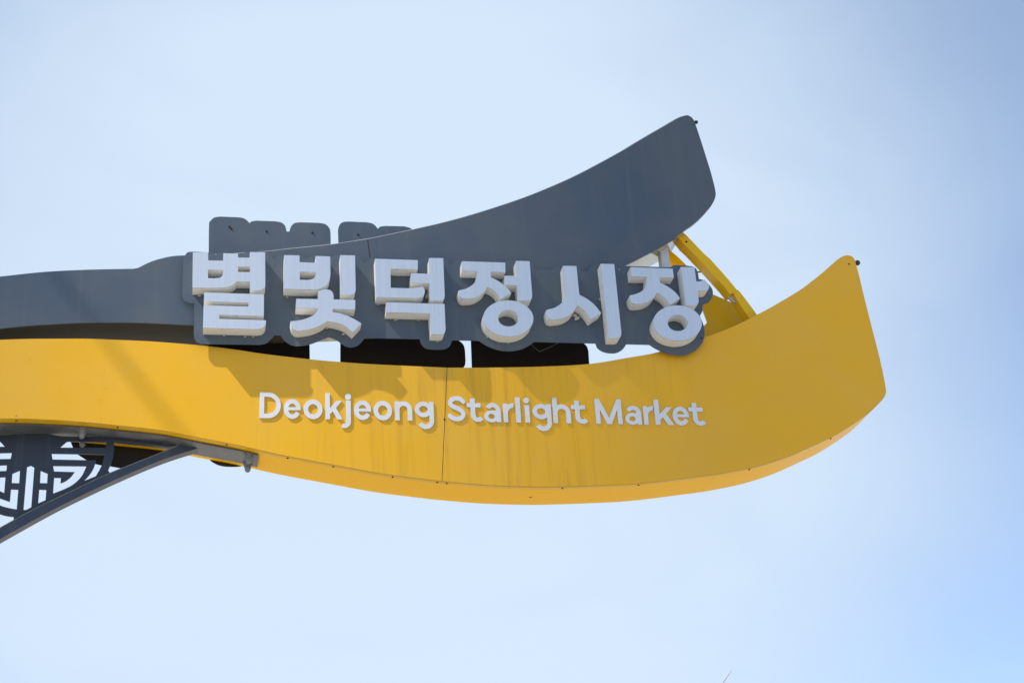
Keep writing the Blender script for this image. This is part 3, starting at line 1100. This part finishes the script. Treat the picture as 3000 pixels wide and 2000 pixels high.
arm = pth('e', '1872,494 ( 1872,494 1500,613 1100,780 700,967 400,1120 0,1343 ) ( -300,1520 -700,1770 -1100,2040 ) ( -1100,1890 -700,1635 -300,1400 ) ( 0,1240 300,1076 700,882 1000,742 1300,622 1665,474 ) 1800,440')
o = link('diagonal_arm', solid([P3(arm, ARM_Y)], 0.095), ARMP, br)
sharp(o.data, 25)
add_bevel(o, 0.006)
arm_edge = pth('e', '( -300,1400 0,1240 300,1076 700,882 1000,742 1300,622 1640,485 )')
link('arm_edge_highlight', tube_mesh([q + Vector((0, -0.001, 0.0)) for q in P3(arm_edge, ARM_Y)], 0.0035, 6), NUT, br)  # pale tube imitates the sky-lit highlight along the arm's upper edge
PN_Y = 0.225
top_bar = pth('e', '-900,420 ( -300,405 190,404 590,400 975,405 1200,422 1665,474 ) 1540,503 ( 1535,497 1300,462 1050,437 975,448 ) 630,446 -900,470')
# panel: circle fretwork cut by flange and arm; openings are holes
outline = pth('e', '( -60,392 100,385 190,372 ) 200,340 415,338 425,375 ( 425,375 590,400 800,404 975,405 ) 1050,405 '
              '( 1050,440 1046,540 1030,620 993,712 ) 1010,735 700,890 300,1085 125,1170 ( 125,1138 60,1130 0,1113 -150,1055 -300,945 -420,800 -490,620 -510,440 ) -510,405')
holes = [
    '550,503 615,447 975,452 975,505',
    '474,558 962,566 ( 962,566 940,650 915,705 880,765 ) 770,810 ( 770,810 825,748 860,690 882,620 ) 483,612',
    '488,670 795,673 ( 795,673 750,765 680,835 600,880 487,925 ) 497,778 560,780 556,830 ( 556,830 605,808 650,772 685,727 ) 497,722',
    '373,715 438,742 433,830 367,828',
    '360,887 426,890 418,985 350,1015',
    '248,680 283,668 315,685 287,1050 240,1075 215,1075',
    '183,712 113,742 107,828 176,830',
    '100,885 168,888 153,1070 ( 153,1070 80,1057 0,1033 -120,975 -215,905 ) -150,870 ( -150,870 -70,935 0,968 90,1000 )',
    '50,773 38,920 ( 38,920 0,902 -100,850 -180,780 -235,676 ) 63,663 58,717 -120,722 ( -120,722 -60,790 -5,828 ) -2,775',
    '110,550 97,607 -330,612 ( -330,612 -300,700 -250,780 -215,820 ) -330,790 ( -330,790 -380,700 -410,570 ) -400,562',
    '-30,440 0,447 45,495 -420,500 -420,452']
o = link('fretwork_panel', solid([P3(outline, PN_Y)] + [P3(pth('e', h), PN_Y) for h in holes], 0.012), STEEL, br)
tag(o, 'round fretwork emblem of bars and arcs cut in dark steel sheet')
o = link('frame_bar', solid([P3(pth('e', '1052,401 1200,418 1660,473 1535,499 1300,464 1053,440'), PN_Y - 0.004)], 0.05), STEEL, br)
# domed nuts under the flange
nut_prof = [(0.040, 0.0), (0.040, -0.007), (0.031, -0.0071), (0.031, -0.034), (0.026, -0.036), (0.0255, -0.052), (0.021, -0.066), (0.012, -0.075), (0.003, -0.078)]
was_prof = [(0.043, 0.001), (0.043, -0.006)]
nut_me = lathe_mesh(nut_prof[2:], 12)
was_me = lathe_mesh(was_prof, 18)
for px, py, Y in ((242, 1258, 0.125), (243, 1287, 0.305), (729, 1325, 0.118), (726, 1350, 0.315)):
    p = onp(px, py, Y)
    loc = Vector((p.x, Y + bend(p.x), ybz(p.x) - 0.007 - FL_T))
    s = link('domed_nut', nut_me, NUT, br)
    s.location = loc
    w = link('washer', was_me, NUT, s)
# column that carries it, out of the picture to the left
cp = thing('support_column', 'square dark steel column carrying the bracket at the street edge', 'column', (-5.75, 0.25, 0))
link('shaft', box_mesh(-5.93, -5.57, 0.07, 0.43, 0.03, 6.55), STEEL, cp)
link('base_plate', box_mesh(-6.05, -5.45, -0.05, 0.55, 0.0, 0.03), FLNG, cp)

# ================================================================ STREET THINGS OUT OF THE PICTURE THAT SHADE THE SIGN
# service cable along the street: its soft shadow crosses the left of both bands
A = onp(300, 982, 0, True) + TO_SUN * 13.0
ax, az = A.x, A.z
pole_y = (-16.0, 7.0)
pts = []
for i in range(25):
    t = i / 24
    y = pole_y[0] + (pole_y[1] - pole_y[0]) * t
    pts.append((ax, y, az + 0.35 * ((y - A.y) / 12.0) ** 2))
wire_o = link('overhead_cable', tube_mesh(pts, 0.034, 8), WIRE)
tag(wire_o, 'thick black service cable strung along the street between two poles', 'cable')
for y in pole_y:
    pz = az + 0.35 * ((y - A.y) / 12.0) ** 2
    pr = thing('utility_pole', 'concrete utility pole in front of the sign' if y < 0 else 'concrete utility pole beyond the sign', 'utility pole', (ax - 0.2, y, 0), 'utility poles')
    s = link('shaft', tube_mesh([(ax - 0.2, y, 0), (ax - 0.2, y, pz + 0.8)], [0.17, 0.11], 16), plain('pole_concrete', (0.36, 0.35, 0.33), 0.9, 0.2), pr)
    s = link('cable_clamp', box_mesh(ax - 0.12, ax + 0.03, y - 0.05, y + 0.05, pz - 0.06, pz + 0.04), FLNG, pr)

# unseen tall stack added to shade the sign's right half with a soft edge
ex = onp(1400, 900, 0).x
hd = 75.0
az2 = Vector((TO_SUN.x, TO_SUN.y, 0)).normalized()
side = Vector((-az2.y, az2.x, 0))
if side.x < 0:
    side = -side
CH_R = 2.1
cc = Vector((ex, 0, 0)) + az2 * hd + side * CH_R
caster = thing('shade_caster', 'unseen tall round concrete stack added to shade the right half of the sign', 'shade_caster', (cc.x, cc.y, 0))
CONC = plain('shade_caster_concrete', (0.45, 0.43, 0.39), 0.85, 0.2, 0, 0.2, 0.5)
link('stack', lathe_mesh([(CH_R + 0.5, 0), (CH_R + 0.25, 20), (CH_R, 70), (CH_R, 106)], 32, (cc.x, cc.y, 0)), CONC, caster)
link('rim', lathe_mesh([(CH_R + 0.02, 106.0), (CH_R + 0.2, 106.1), (CH_R + 0.2, 107.0), (CH_R - 0.3, 107.0)], 32, (cc.x, cc.y, 0)), FLNG, caster)

# tip of a thin leaning rod just inside the lower edge of the picture
RY = 5.0
t0, t1 = onp(2143, 1962, RY), onp(2115, 2001, RY)
d = (t1 - t0).normalized()
foot = t0 + d * (t0.z / -d.z)
rod = link('leaning_rod', tube_mesh([foot, t0.lerp(foot, 0.02), t0], [0.03, 0.009, 0.004], 8), POLE)
tag(rod, 'thin pale rod whose tip leans into the bottom edge of the view', 'pole')

for o in bpy.data.objects:
    if '_w' in o:
        del o['_w']
